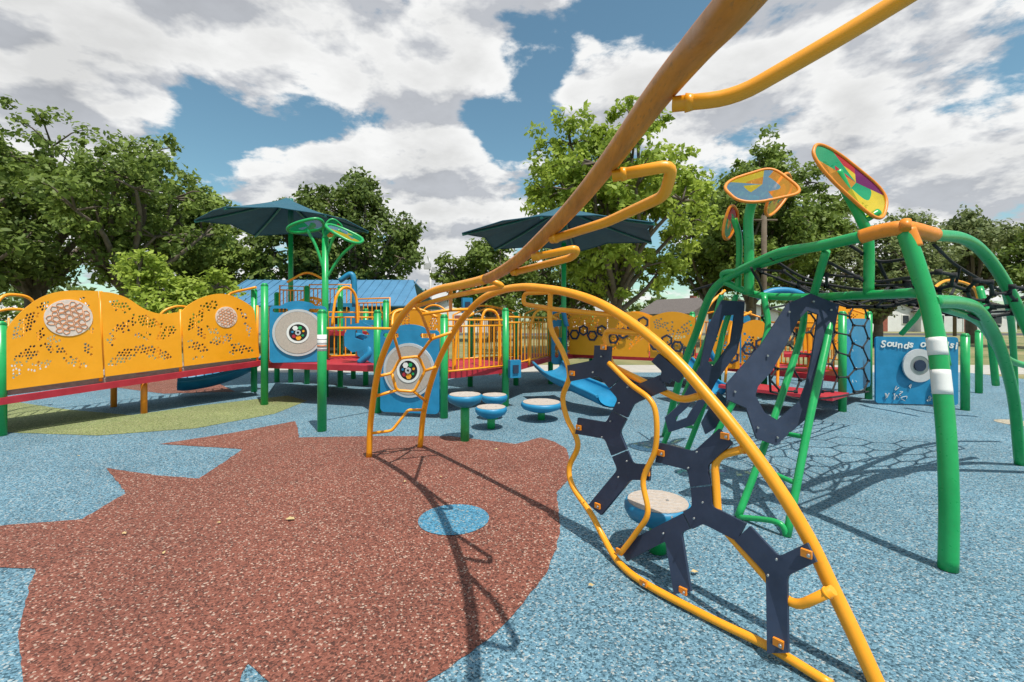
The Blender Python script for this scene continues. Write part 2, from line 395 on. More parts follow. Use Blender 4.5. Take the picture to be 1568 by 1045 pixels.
gt([(1425,360,3.2),(1475,366,3.5),(1510,392,3.7),(1545,445,3.9),(1590,540,4.1),(1640,660,4.3),(1660,730,4.36)],0.042)
gt([(1425,462,2.95),(1470,464,3.3),(1500,478,3.7),(1530,530,4.1),(1552,610,4.5),(1562,712,4.72)],0.045)
gt([(1440,470,3.3),(1500,495,3.9),(1540,548,4.3),(1590,565,4.6)],0.03)
gt([(1500,380,3.65),(1528,420,4.2),(1545,470,4.8),(1552,540,5.2),(1556,640,5.5)],0.03)
gt([(1380,512,7.6),(1400,490,7.4),(1420,470,7.2),(1440,500,7.0),(1452,560,6.8)],0.04)
gt([(1500,440,7),(1515,500,6.8),(1525,590,6.9)],0.045)
gt([(1416,448,2.98),(1330,452,3.5),(1240,455,4.0),(1160,452,4.4),(1110,432,4.65)],0.034)
gt([(1330,452,3.5),(1330,370,3.5),(1318,335,3.5),(1297,295,3.5),(1281,262,3.5)],0.036)
gt([(1345,325,3.5),(1322,338,3.5)],0.028)
gt([(1147,452,4.4),(1147,380,4.4),(1146,335,4.4),(1155,300,4.35)],0.045); gt([(1130,447,4.55),(1132,370,4.5),(1124,335,4.5)],0.03)
gt([(1110,432,4.65),(1108,418,4.6),(1150,412,4.3),(1260,375,3.6)],.025)
for P in ([(1263,455,3.9),(1270,500,3.7),(1240,640,3.4),(1205,822,3.16)],[(1232,455,4.0),(1225,520,3.9),(1168,690,3.6),(1130,792,3.46)],
          [(1128,452,4.6),(1110,500,4.6),(1085,600,4.6),(1048,700,4.9)],[(1105,452,4.8),(1090,500,4.8),(1050,600,4.9),(1012,690,5.1)],[(1170,452,4.3),(1172,520,4.2),(1110,640,4.1),(1060,735,4.2)]):
    gt(P,0.027)
gt([(1265,385,3.55),(1245,455,3.85)],0.03)
gt([(1205,822,3.16),(1190,800,3.2),(1130,792,3.46)],0.02)
gt([(1218,740,3.27),(1160,715,3.58)],0.018); gt([(1040,610,4.9),(1085,600,4.6)],0.018);gt([(1065,560,4.9),(1098,555,4.6)],0.018);gt([(1030,650,5.0),(1066,655,4.75)],0.018)
gt([(1235,670,3.36),(1180,660,3.66)],0.018)
# labels
pth=catmull([pt(*p) for p in [(1452,872,2.74),(1453,760,2.76),(1447,640,2.82),(1430,500,2.93),(1408,420,3.0),(1385,352,3.06)]],20)
def lab(v0,v1,mat,r):
    seg=[p for p in pth if v0<=490-(p.z-CH)/p.y*K<=v1]
    if len(seg)>1: b.tube(seg,r,mat,n=24,caps=True)
lab(512,550,WHT,.0505); lab(562,606,WHT,.0505)
for vv in (518,568,585,592,598,540): lab(vv,vv+6,paint('grey_print',(.3,.3,.3),.5) if vv!=585 else LBL,.0509)
b.obj('green_tubes',GCm)
b=B()
b.plate([(1240,450),(1284,468),(1278,500),(1262,570),(1257,600),(1245,632),(1187,682),(1158,672),(1142,625),(1112,612),(1112,588),(1165,528),(1205,466)],
        [[(1222,490),(1236,476),(1252,482),(1243,545),(1234,588),(1224,614),(1190,644),(1170,632),(1156,606),(1160,592),(1182,568),(1200,534)]],lambda u,v:pt(u,v,3.62+(v-560)*-0.0012),0.02,NAV)
b.plate([(1105,460),(1140,462),(1137,500),(1128,540),(1096,585),(1062,650),(1024,662),(1018,640),(1040,620),(1072,560),(1084,500)],
        [[(1108,484),(1124,482),(1118,525),(1092,562),(1084,554),(1096,520)],[(1074,590),(1080,594),(1052,640),(1036,646),(1034,640),(1052,624)]],lambda u,v:pt(u,v,4.55),0.02,NAV)
b.plate([(1100,600),(1112,612),(1104,650),(1080,665),(1074,648)],[],lambda u,v:pt(u,v,4.2),0.02,NAV)
for u,v in [(1245,462),(1272,475),(1258,580),(1245,610),(1190,670),(1160,655),(1125,600),(1175,545),(1208,478)]:
    q=pt(u,v,3.6+(v-560)*-0.0012); b.tube([q,q+Vector((0,-.012,0))],0.008,STL,n=8)
b.obj('navy_climbing_plates',GCm)
# rope net
b=B()
def net(A,Bq,C,D,nu,nv,sag,seed,r=0.011,jt=.25):
    rg=random.Random(seed); A,Bq,C,D=map(Vector,(A,Bq,C,D)); jit={}
    def M(s,t):
        p=(A*(1-s)+Bq*s)*(1-t)+(D*(1-s)+C*s)*t; p.z-=sag*math.sin(math.pi*min(1,max(0,s)))*math.sin(math.pi*min(1,max(0,t))); return p
    E=set()
    for i in range(nu):
        for j in range(nv):
            x=i*1.5+1; y=j*math.sqrt(3)+(math.sqrt(3)/2 if i%2 else 0)+.9
            ks=[]
            for k in range(6):
                px=x+math.cos(k*math.pi/3); py=y+math.sin(k*math.pi/3); key=(round(px*4),round(py*4))
                if key not in jit: jit[key]=((px+(rg.random()-.5)*jt)/(nu*1.5+.5),(py+(rg.random()-.5)*jt)/(nv*1.732+.9))
                ks.append(key)
            for k in range(6): E.add(tuple(sorted((ks[k],ks[(k+1)%6]))))
    for a,c in E:
        P0=M(*[min(1,max(0,q)) for q in jit[a]]); P1=M(*[min(1,max(0,q)) for q in jit[c]])
        if (P0-P1).length>0.02:
            b.tube([P0,P1],r,BLK,n=6,caps=False)
            b.tube([P0-Vector((0,0,r*1.5)),P0+Vector((0,0,r*1.5))],r*1.8,BLK,n=6)
net(pt(1150,412,4.25),pt(1405,430,3.15),Vector((3.9,4.1,1.66)),pt(1250,445,5.6),4,4,0.2,1)
net(Vector((3.0,3.25,1.85)),Vector((4.25,3.75,1.75)),Vector((6.0,4.9,1.62)),Vector((4.1,5.3,1.75)),5,5,0.22,3,.013,.2)
net(pt(1330,600,6.3),pt(1180,600,4.6),pt(1160,455,4.4),pt(1330,455,6.3),5,4,-0.1,2)
for P in ([(1400,440,3.0),(1450,470,3.4),(1530,500,4.0)],[(1150,410,4.2),(1170,460,4.4),(1180,600,4.6)],[(1110,430,4.7),(1060,445,5.4)],[(1180,600,4.6),(1240,612,5.2),(1330,600,6.3)],
          [(1300,375,3.4),(1345,400,3.6),(1400,395,3.3)],[(1430,375,3.3),(1470,410,4),(1540,450,4.5)],[(1265,400,3.6),(1330,430,4),(1400,425,3.1)],[(1180,395,4),(1230,425,4.2),(1290,440,4),(1400,452,3.05)],[(1345,400,3.6),(1360,440,3.8),(1330,452,3.5)],[(1470,410,4),(1460,445,4),(1440,470,3.3)]):
    b.tube(catmull([pt(*p) for p in P]),0.012,BLK,n=6)
b.obj('rope_net',GCm)
# mirror panels
def mirror(b,c,ax,ay,a,bb,rim,seed,cols,rr=0.022,pw=2.6):
    rg=random.Random(seed); c=Vector(c); ax=Vector(ax).normalized(); ay=(Vector(ay)-ax*Vector(ay).dot(ax)).normalized(); n=48
    out=[]
    for k in range(n):
        t=2*math.pi*k/n; ct=math.cos(t); st=math.sin(t)
        x=a*math.copysign(abs(ct)**(2/pw),ct); y=bb*math.copysign(abs(st)**(2/pw),st)*(1+0.25*ct)
        out.append(c+ax*x+ay*y)
    b.tube(out,rr,rim,n=8,closed=True)
    nw=6; cc=c+ax*a*0.15+ay*bb*0.1; cuts=sorted(rg.sample(range(0,n,4),nw))
    for i in range(nw):
        k0=cuts[i]; k1=cuts[(i+1)%nw]; 
        if k1<=k0: k1+=n
        mi=b.mi(cols[i%len(cols)])
        mid=[cc+(out[k%n]-cc)*0.5 for k in range(k0,k1+1)]
        base=len(b.v); b.v+=[cc]+mid+[out[k%n] for k in range(k0,k1+1)]
        L_=k1-k0+1
        for k in range(L_-1):
            b.f.append((base,base+1+k,base+2+k)); b.m.append(mi); b.s.append(False)
            mj=b.mi(cols[(i+2)%len(cols)])
            b.f.append((base+1+k,base+2+k,base+2+L_+k,base+1+L_+k)); b.m.append(mj if (i%2) else mi); b.s.append(False)
b=B()
mirror(b,pt(1302,275,3.5),(0.75,0.1,-0.55),(0.35,0.3,0.55),0.38,0.17,ORA,4,[GC[0],GC[1],GC[2],GC[3],GC[5],GC[2]],0.013,3.0)
mirror(b,pt(1163,286,4.35),(0.9,0.1,0.25),(0.1,0.5,0.6),0.31,0.22,ORA,9,[GC[4],GC[5],GC[4],GC[1],GC[4],GC[4]],0.015,3.6)
mirror(b,pt(1192,300,4.6),(0.5,0.2,0.6),(0.5,0.4,-0.2),0.26,0.12,ORA,12,[GC[5],GC[2],GC[1]],0.015)
mirror(b,pt(1118,342,4.6),(0.35,0.2,0.75),(0.5,0.4,-0.2),0.18,0.1,ORA,13,[GC[5],GC[3],GC[2]],0.015)
b.obj('coloured_mirror_panels',GCm)

# ---------------------------------------------------------------- stepping stools
def stool(x,y,z,r,name='stepping_stool'):
    b=B()
    b.post(x,y,0,z-0.09,0.055,GRN,cap=False)
    prof=[(0.07,z-0.15),(r*0.55,z-0.13),(r*0.9,z-0.09),(r,z-0.05),(r,z-0.02),(r*0.96,z),(r*0.9,z+0.004)]
    mi=b.mi(BLU); n=36; base=len(b.v)
    for rr,zz in prof:
        for k in range(n): a=2*math.pi*k/n; b.v.append(Vector((x+rr*math.cos(a),y+rr*math.sin(a),zz)))
    for i in range(len(prof)-1):
        for k in range(n):
            l=(k+1)%n; b.f.append((base+i*n+k,base+i*n+l,base+(i+1)*n+l,base+(i+1)*n+k)); b.m.append(mi); b.s.append(True)
    b.disc((x,y,z+0.003),(1,0,0),(0,1,0),0,r*0.9,0.012,TAN)
    for s_ in (-1,1): b.tube([(x+s_*r*0.3,y,z+0.007),(x+s_*r*0.3,y,z+0.012)],0.01,STL,n=8)
    for q in cells(0,0,r*.8,r*.8,20,r*.17,random.Random(int(x*100)),.85,False): b.tube([Vector((x+a_,y+c_,z+.009)) for a_,c_ in q],.0012,GRY,n=3,closed=True)
    b.obj(name)
for u,dd,z,r in [(1007,2.95,0.32,0.21),(712,5.65,0.57,0.215),(752,6.3,0.29,0.22),(757,6.9,0.36,0.2),(829,6.85,0.26,0.31)]:
    stool((u-784)/K*dd,dd,z,r)

# ---------------------------------------------------------------- left ramp with yellow perforated panels
RM=empty('ramp_railing')
LA=Vector((-6.594,5.9)); LB_=Vector((-4.95,8.8))
def wd(u):
    r=(u-784)/K; dx=LB_-LA; t=(r*LA.y-LA.x)/(dx.x-r*dx.y); return LA.y+t*dx.y
def wm(off=0.0):
    return lambda u,v: pt(u,v,wd(u))+Vector((-off*0.87,off*0.49,0))
b=B(); rg=random.Random(11)
def sm(P,k=5): return [(p.x,p.y) for p in catmull([Vector((u,v,0)) for u,v in P],k)]
p1=[(8,598)]+sm([(8,512),(14,498),(35,475),(60,457),(85,448),(112,445),(150,446)])+[(158,578)]
p2=[(161,577)]+sm([(153,447),(172,449),(195,457),(222,474),(248,481),(274,478)])+[(279,562)]
p3=[(282,561)]+sm([(277,478),(290,466),(312,455),(338,450),(362,456),(385,470),(390,482)])+[(397,547)]
LV=[[(38,498,34,11,-48),(60,475,20,7,-40),(40,545,34,10,-35),(85,535,22,8,25),(130,470,18,7,70),(138,500,16,6,80),(25,570,14,6,-60),(60,560,22,7,-20),(115,555,26,7,20),(62,512,16,6,-70),(82,520,16,6,10),(135,535,16,6,60)],
    [(185,470,24,8,25),(225,492,28,8,18),(190,500,22,8,-20),(190,545,34,9,-30),(235,540,32,9,15),(255,510,20,8,-30),(170,520,14,6,80),(225,515,20,6,5)],
    [(300,490,22,8,-55),(318,470,18,7,-20),(370,480,16,6,45),(378,505,16,7,70),(300,530,20,7,20),(340,520,24,7,-15),(372,535,20,7,20),(325,505,14,5,30),(305,550,16,5,0),(352,545,14,5,-60),(308,510,14,5,60)]]
MD=[[(105,487,31)],[],[(346,486,19)]]
for pp,lv,md in zip((p1,p2,p3),LV,MD):
    hs=[]
    for (x,y,a,bb_,ro) in lv: hs+=cells(x,y,a,bb_,ro,3.0,rg,0.72)
    hs=filt(hs,pp,md,1.08)
    b.plate(pp,hs,wm(),0.02,YPL)
for (u,v,r) in ((105,487,28),(346,486,16)):
    c=wm(-0.014)(u,v); R=r/K*wd(u); ax=Vector((0.49,0.87,0)); b.disc(c,ax,(0,0,1),0,R,0.012,MED)
    for q in cells(0,0,R*.85,R*.85,10,R*.17,rg,.8,False):
        cc=c+Vector((0.0095,-0.0055,0)); b.tube([cc+ax*x_+Vector((0,0,z_)) for x_,z_ in q],R*.014,ORA,n=4,closed=True)
b.obj('perforated_panels',RM)
b=B()
b.plate([(0,0),(1,0),(1,1),(0,1)],[],None,0.07,RED,pts3=[wm(-.02)(-60,618),wm(-.02)(398,552),wm(-.02)(398,560),wm(-.02)(-60,629)])
q=[wm(0.03)(-60,612),wm(0.03)(398,553),wm(1.2)(398,553),wm(1.2)(-60,612)]
q[2]=q[1]+Vector((-1.04,0.6,0)); q[3]=q[0]+Vector((-1.04,0.6,0))
b.quadprism(q,0.06,paint('deck_tan',(0.25,0.2,0.16),0.8,0.2,20))
for u,v0,v1 in ((6,492,600),(155,446,584),(277,474,569),(395,468,553)):
    b.tube([wm(0.02)(u,v0),wm(0.02)(u,v1)],0.022,YEL,n=10)
b.obj('ramp_deck',RM)
b=B()
p=wm(0.1)(225,575); b.post(p.x,p.y,0,p.z,0.045,ORA,cap=False); b.box(p+Vector((0,-.03,0.0)),0.16,0.05,0.06,RED,0.9)
p=wm(0.03)(2,500); b.post(p.x,p.y,0,1.45,0.06,GRN)
p=wm(1.2)(225,575); b.post(p.x,p.y,0,0.6,0.045,ORA,cap=False)
F=Vector((-1.08,0.62,0))
for k in range(3):
    A=Vector((LA.x,LA.y,0.6+0.05*k))+(Vector((LB_.x-LA.x,LB_.y-LA.y,0)))*(k/3)+F; Dv=Vector((LB_.x-LA.x,LB_.y-LA.y,0))/3
    b.tube(catmull([A,A+Vector((0,0,.8)),A+Dv*.25+Vector((0,0,1.05)),A+Dv*.6+Vector((0,0,1.0)),A+Dv+Vector((0,0,.8)),A+Dv]),0.022,YEL,n=8)
    for j in range(1,7): b.tube([A+Dv*j/7,A+Dv*j/7+Vector((0,0,.93))],0.011,YEL,n=6)
b.tube(catmull([pt(-20,500,6.8),pt(0,458,7),pt(25,452,7.2),pt(50,462,7.4),pt(60,500,7.5)]),0.025,YEL,n=8)
b.obj('ramp_supports',RM)

# ---------------------------------------------------------------- play structure
PS=empty('play_structure')
def barrier(b,P0,P1,z0,z1,n=8,arch=0.0,mat=YEL,inset=0.06):
    P0=Vector((P0[0],P0[1],0)); P1=Vector((P1[0],P1[1],0)); d=P1-P0; P0=P0+d.normalized()*inset; P1=P1-d.normalized()*inset; d=P1-P0
    Z=Vector((0,0,1))
    if arch>0: top=catmull([P0+Z*z1,P0+d*.25+Z*(z1+arch*.75),P0+d*.5+Z*(z1+arch),P0+d*.75+Z*(z1+arch*.75),P1+Z*z1],6)
    else: top=[P0+Z*z1,P1+Z*z1]
    b.tube([P0+Z*z0]+top+[P1+Z*z0],0.02,mat,n=8); b.tube([P0+Z*(z0+.04),P1+Z*(z0+.04)],0.016,mat,n=8); b.tube([P0+Z*(z1-.1),P1+Z*(z1-.1)],0.015,mat,n=8)
    for i in range(1,n):
        t=i/n; b.tube([P0+d*t+Z*(z0+.04),P0+d*t+Z*(z1-.1)],0.0125,mat,n=6,caps=False)
def gxy(u,d): return ((u-784)/K*d,d)
b=B()
for u,vt,vf in [(389,445,600),(405,437,620),(493,478,660),(578,478,632),(591,462,602),(680,485,640),(774,475,622),(843,462,588),(790,480,590),(1290,480,630),(1330,480,611),(1478,514,628),(1499,508,602),(470,440,588),(424,450,585),
                (640,480,600),(905,480,575),(1060,480,590),(1170,485,600),(1240,480,585),(1100,470,596),(541,420,580),(521,440,592),(560,475,590),(615,480,588),(720,475,592),(860,470,580)]:
    dd=gd(vf); x,y=gxy(u,dd); b.post(x,y,0,CH+(490-vt)/K*dd,0.06,GRN)
dd=8.85; x,y=gxy(498,dd); b.post(x,y,0,3.1,0.06,GRN)
x,y=gxy(493,6.15); b.tube([(x,y,1.08),(x,y,1.3)],.0612,WHT,n=16)
for zz in (1.1,1.14,1.18,1.23): b.tube([(x,y,zz),(x,y,zz+.018)],.0616,LBL if zz==1.14 else GRY,n=16)
b.obj('green_posts',PS)
b=B()
def deck(P,z,t=0.1): b.quadprism([Vector((p[0],p[1],z)) for p in P],t,RED)
deck([gxy(405,8.2),gxy(578,7.6),gxy(591,9.4),gxy(424,10.6)],0.68)
deck([gxy(682,7.15),gxy(774,7.95),gxy(790,10.2),gxy(640,9.4)],0.62)
deck([gxy(776,8.0),gxy(843,10.4),gxy(905,11.8),gxy(800,11.6)],0.6)
deck([gxy(860,11.3),gxy(1100,9.6),gxy(1110,11),gxy(900,12.6)],0.625)
deck([gxy(1100,9.5),gxy(1290,7.6),gxy(1330,8.6),gxy(1170,10.6)],0.5)
deck([gxy(470,10.4),gxy(591,9.6),gxy(600,12),gxy(450,12)],1.2)
b.obj('red_decks',PS)
b=B()
barrier(b,gxy(680,7.0),gxy(774,7.95),0.66,1.5,11)
barrier(b,gxy(690,9.2),gxy(790,10.2),0.66,1.6,12,0.2)
barrier(b,gxy(774,7.95),gxy(843,10.4),0.66,1.55,14,0.0)
barrier(b,gxy(843,10.4),gxy(905,11.6),0.66,1.6,9,0.1)
barrier(b,gxy(405,8.1),gxy(493,8.85),0.75,1.3,6)
barrier(b,gxy(498,8.85),gxy(591,9.4),0.75,1.65,10)
barrier(b,gxy(470,11),gxy(541,11),1.3,2.35,10)
barrier(b,gxy(424,10.6),gxy(470,11),1.3,2.3,7)
barrier(b,gxy(541,11),gxy(600,10.4),1.25,2.0,8)
barrier(b,gxy(591,9.4),gxy(640,9.5),0.7,1.6,6,0.12)
barrier(b,gxy(640,9.4),gxy(690,9.3),0.7,1.65,6,0.15)
barrier(b,gxy(720,11.5),gxy(800,11.5),0.6,1.65,10,0.15)
barrier(b,gxy(800,11.5),gxy(870,11.6),0.6,1.65,9,0.15)
barrier(b,gxy(1170,9.5),gxy(1290,7.6),0.6,1.45,16)
barrier(b,gxy(1060,10.4),gxy(1170,9.5),0.6,1.55,11,0.15)
barrier(b,gxy(1240,11),gxy(1330,8.7),0.6,1.6,14,0.15)
x0,y0=gxy(493,6.15); b.tube(catmull([(x0,y0,1.38),(x0+.3,y0+.4,1.38),(x0+.75,y0+1.0,1.36)]),0.02,YEL,n=8)
for P in ([(508,500,8.5),(515,455,8.6),(530,440,8.8),(545,455,9),(548,500,9)],[(735,575,8.2),(738,490,8.3),(750,475,8.4),(764,492,8.5),(766,575,8.5)],[(600,500,8),(606,478,8.2),(640,474,8.4),(670,486,8.4)],[(695,575,7.6),(702,500,7.7),(725,480,7.8)],
          [(810,560,9),(815,490,9.2),(832,474,9.4),(852,490,9.6)],[(376,470,9),(350,452,9.4),(392,440,9.4)],[(1420,450,8),(1450,430,8.3),(1490,440,8.5),(1500,470,8.6)],[(1070,520,8),(1085,470,8.4),(1110,445,8.6)],[(440,432,10),(470,418,10.5),(500,430,10.5)],
          [(1190,600,8),(1195,500,8.2),(1215,480,8.3),(1235,500,8.4),(1240,600,8.4)],[(1110,590,8.6),(1120,500,8.8),(1150,478,9)]):
    b.tube(catmull([pt(*p) for p in P]),0.026,YEL,n=8)
b.obj('yellow_barriers',PS)
b=B(); rg=random.Random(5)
def wallmap(u0,d0,u1,d1):
    A=Vector(gxy(u0,d0)); C=Vector(gxy(u1,d1)); D=C-A; L_=D.length
    return (lambda off=0.0:(lambda s,z: Vector((A.x+D.x/L_*s,A.y+D.y/L_*s-abs(off),z)))),L_
def hexpts(cx,cy,r,a0=0): return [(cx+r*math.cos(a0+k*math.pi/3),cy+r*math.sin(a0+k*math.pi/3)) for k in range(6)]
def perf(u0,d0,u1,d1,z0,z1,n,hump=0.12,navy=True):
    f,L_=wallmap(u0,d0,u1,d1); w=L_/n
    for i in range(n):
        a=i*w+.015; c=(i+1)*w-.015
        top=[(c-(c-a)*k/10, z1+hump*math.sin(math.pi*k/10)) for k in range(11)]
        o=[(a,z0),(c,z0)]+top
        hs=[]
        for k in range(7): hs+=cells(a+(c-a)*rg.uniform(.12,.88),z0+(z1-z0)*rg.uniform(.15,.9),.3,.1,rg.uniform(0,180),.034,rg,.72)
        b.plate(o,filt(hs,o,[],1.1),f(0),0.02,YPL)
        if navy:
            cx=a+.12; cz=z0+(z1-z0)*rg.uniform(.3,.6); k=0
            while cx<c-.1:
                ff=f(0.0); off=Vector((-.012,-.03-.02*(k%2),0))
                if rg.random()<.8: b.plate(hexpts(cx,cz,.13,k*.5),[hexpts(cx,cz,.085,k*.5)],lambda s,z,ff=ff,off=off:ff(s,z)+off,0.016,NAV)
                cx+=.215; cz+=rg.choice((-.12,.12,.1)); cz=min(z1-.1,max(z0+.15,cz)); k+=1
perf(872,10.6,1065,9.2,0.7,1.55,3)
perf(845,12,1000,11.6,0.7,1.6,3)
perf(1090,9.0,1180,8.6,0.55,1.4,2,.1,True)
perf(600,9.2,680,8.6,0.7,1.6,1,.1,False)
perf(1330,9.4,1230,9.0,0.9,1.7,1,.1,False)
perf(455,10.8,500,10.8,1.35,1.95,1,.1,False)
b.obj('back_perforated_panels',PS)
b=B()
def bluepanel(u0,d0,u1,d1,z0,z1,holes=True,r=.08):
    f,L_=wallmap(u0,d0,u1,d1); o=rrect(0.02,z0,L_-.02,z1,min(r,L_*.3)); hs=[]
    if holes:
        hs=[rrect(L_*.2,z0+(z1-z0)*.6,L_*.8,z0+(z1-z0)*.85,.05),rrect(L_*.25,z0+(z1-z0)*.15,L_*.45,z0+(z1-z0)*.45,.04)]
    b.plate(o,hs,f(0),.03,BLU)
bluepanel(1290,7.5,1332,8.6,0.25,1.52,False)
bluepanel(545,9.0,590,9.4,0.75,1.5); bluepanel(843,10.2,870,10.2,0.5,1.5); bluepanel(500,10.9,545,10.9,1.3,1.9)
bluepanel(1100,9.6,1150,9.6,0.6,1.6,True)
b.plate([(528,512),(536,497),(556,494),(578,504),(592,520),(596,548),(580,560),(562,552),(556,536),(540,540),(528,530)],[[(545,506),(560,504),(568,514),(556,522),(544,518)]],lambda u,v:pt(u,v,8.1),.05,BLU)
f,L_=wallmap(1290,7.5,1332,8.6)
for i in range(6):
    for j in range(4):
        if rg.random()<.85:
            s=.14+j*.2; z=.45+i*.17; c=f(.0)(s,z)+Vector((-.02,-.02,0)); b.tube(catmull([c+Vector((0.02*rg.uniform(-1,1),0.02*rg.uniform(-1,1),0.05*rg.uniform(-1,1))) for _ in range(4)]),.006,WHT,n=5)
for P,r in (([(530,520,8.4),(545,515,8.3),(560,520,8.2),(566,540,8.1),(550,556,8.1)],.06),([(1160,455,8),(1185,446,8),(1215,447,8),(1240,458,8)],.06),([(842,480,10),(860,475,10),(868,500,10)],.05),([(520,430,10),(540,422,10),(543,470,10)],.06),([(1090,490,8.4),(1085,530,8.4),(1100,560,8.4)],.05)):
    b.tube(catmull([pt(*p) for p in P]),r,BLU,n=12)
b.obj('blue_plastic_parts',PS)
b=B()
for u,v,dd in ((715,468,9),(788,565,7.8)):
    p=pt(u,v,dd); b.box(p,.2,.1,.3,BLU,.4); b.box(p+Vector((.02,-.06,.0)),.1,.02,.14,NAV,.4)
for k in range(8):
    p=pt(620+k*9,548+ (k%2)*4,8.2); b.tube([p,p+Vector((0,0,.5))],.011,YEL,n=6)
b.quadprism([pt(1100,592,7.6),pt(1275,612,6.7),pt(1300,604,7.4),pt(1120,586,8.4)],.05,RED)
b.quadprism([pt(1200,545,8.2),pt(1250,545,8.2),pt(1255,540,8.8),pt(1200,540,8.8)],.06,RED)
b.obj('activity_parts',PS)

def trough(name,P,w,h,mat=BLU):
    b=B(); P=catmull([Vector(p) for p in P],8); mi=b.mi(mat); n=12; base=len(b.v)
    for i,p in enumerate(P):
        t=(P[min(i+1,len(P)-1)]-P[max(i-1,0)]); t.normalize(); s=t.cross(Vector((0,0,1))).normalized(); up=s.cross(t)
        for lay in (0,1):
            for k in range(n+1):
                a=math.pi*k/n; ww=w/2-(0.02 if lay else 0); hh=h-(0.02 if lay else 0)
                b.v.append(p+s*ww*math.cos(a)-up*hh*math.sin(a)+up*h)
    st=2*(n+1)
    for i in range(len(P)-1):
        for lay in (0,1):
            for k in range(n):
                o=base+i*st+lay*(n+1)+k; b.f.append((o,o+1,o+1+st,o+st)); b.m.append(mi); b.s.append(True)
        for k in (0,n):
            o=base+i*st+k; b.f.append((o,o+n+1,o+n+1+st,o+st)); b.m.append(mi); b.s.append(True)
    for side in (0,n):
        b.tube([Vector(b.v[base+i*st+side]) for i in range(len(P))],.025,mat,n=8)
    b.obj(name)
trough('blue_slide',[pt(838,570,8.8),pt(862,590,8.0),pt(895,606,7.6),pt(930,622,7.25),pt(940,625,7.1)],.6,.2)
trough('blue_slide',[pt(395,560,9.9),pt(370,575,9.6),pt(330,590,9.2),pt(290,598,8.9),pt(272,598,8.8)],.7,.26)
trough('blue_slide',[pt(1040,560,8.6),pt(1060,580,8.2),pt(1085,600,7.8),pt(1100,606,7.6)],.45,.16)

def wheelpanel(u0,d0,u1,d1,z0,z1,cz,R,name='wheel_panel'):
    b=B(); f,L_=wallmap(u0,d0,u1,d1); F0=f(0); cs=L_/2
    o=rrect(.0,z0,L_,z1,.07)
    hs=[rrect(.05,z1-.12,L_*.32,z1-.05,.03),rrect(L_*.68,z1-.12,L_-.05,z1-.05,.03)]
    b.plate(o,hs,F0,.035,BLU)
    b.plate(sm([(L_*.2,z1),(L_*.3,z1+.06),(L_*.5,z1+.09),(L_*.7,z1+.06),(L_*.8,z1)],4),[],lambda s,z:F0(s,z)+Vector((0,0,.001)),.03,BLU)
    ax=(F0(1,0)-F0(0,0)).normalized(); c=F0(cs,cz); nrm=ax.cross(Vector((0,0,1))).normalized()
    if nrm.y>0: nrm=-nrm
    b.disc(c+nrm*.03,ax,(0,0,1),R*.9,R,.03,GRY); b.disc(c+nrm*.035,ax,(0,0,1),R*.46,R*.89,.03,TAN); b.disc(c+nrm*.042,ax,(0,0,1),R*.36,R*.45,.03,WHT); b.disc(c+nrm*.038,ax,(0,0,1),0,R*.35,.02,BLK)
    cols=[YPL,GRN,WHT,BLU,RED]
    for k in range(7):
        a=k*.9+.3; q=c+nrm*.052+ax*R*.22*math.cos(a)+Vector((0,0,R*.22*math.sin(a))); b.disc(q,ax,(0,0,1),0,R*(.05+.03*(k%3)),.01,cols[k%5],n=6)
    b.disc(c+nrm*.055,ax,(0,0,1),R*.05,R*.11,.03,GRY,n=16)
    b.obj(name)
wheelpanel(413,8.05,500,8.3,0.74,1.75,1.27,.42)
wheelpanel(583,7.15,673,6.95,0.06,1.34,.72,.42)

SG=empty('sound_panel_sign'); b=B()
f,L_=wallmap(1340,8.1,1466,7.9); o=rrect(0,.02,L_,1.2,.05); b.plate(o,[],f(0),.04,BLU)
b.disc(f(0)(L_*.52,.70)+Vector((0,-.035,0)),(1,0,0),(0,0,1),.17,.29,.03,GRY); b.disc(f(0)(L_*.52,.70)+Vector((0,-.03,0)),(1,0,0),(0,0,1),0,.17,.03,STL)
b.disc(f(0)(L_*.52,.70)+Vector((0,-.05,0)),(1,0,0),(0,0,1),0,.1,.03,NAV)
for k in range(14):
    c=f(0)(L_*(.08+.84*rg.random()),rg.uniform(.1,.36))+Vector((0,-.04,0)); b.tube(catmull([c+Vector((rg.uniform(-.06,.06),0,rg.uniform(-.05,.05))) for _ in range(4)]),.006,GRY,n=5)
b.obj('panel',SG)
def text(s,loc,size,parent,mat,rot=0,name='lettering',tilt=0):
    cu=bpy.data.curves.new(name,'FONT'); cu.body=s; cu.size=size; cu.extrude=.004; cu.offset=0.004; cu.shear=.15
    o=bpy.data.objects.new(name,cu); scene.collection.objects.link(o); bpy.context.view_layer.update()
    me=bpy.data.meshes.new_from_object(o.evaluated_get(bpy.context.evaluated_depsgraph_get())); me.materials.clear(); me.materials.append(mat)
    bpy.data.objects.remove(o); o=bpy.data.objects.new(name,me); scene.collection.objects.link(o)
    o.rotation_euler=(math.radians(90),tilt,rot); o.location=loc; o.parent=parent
dv=f(0)(1,0)-f(0)(0,0); rz=math.atan2(dv.y,dv.x)
for i,ch in enumerate('Sounds of Music'):
    if ch!=' ': text(ch,f(0)(.06+i*.089,1.015+.022*math.sin(i*1.3))+Vector((0,-.035,0)),.17,SG,WHT,rz,'letter',.12*math.sin(i*1.7))

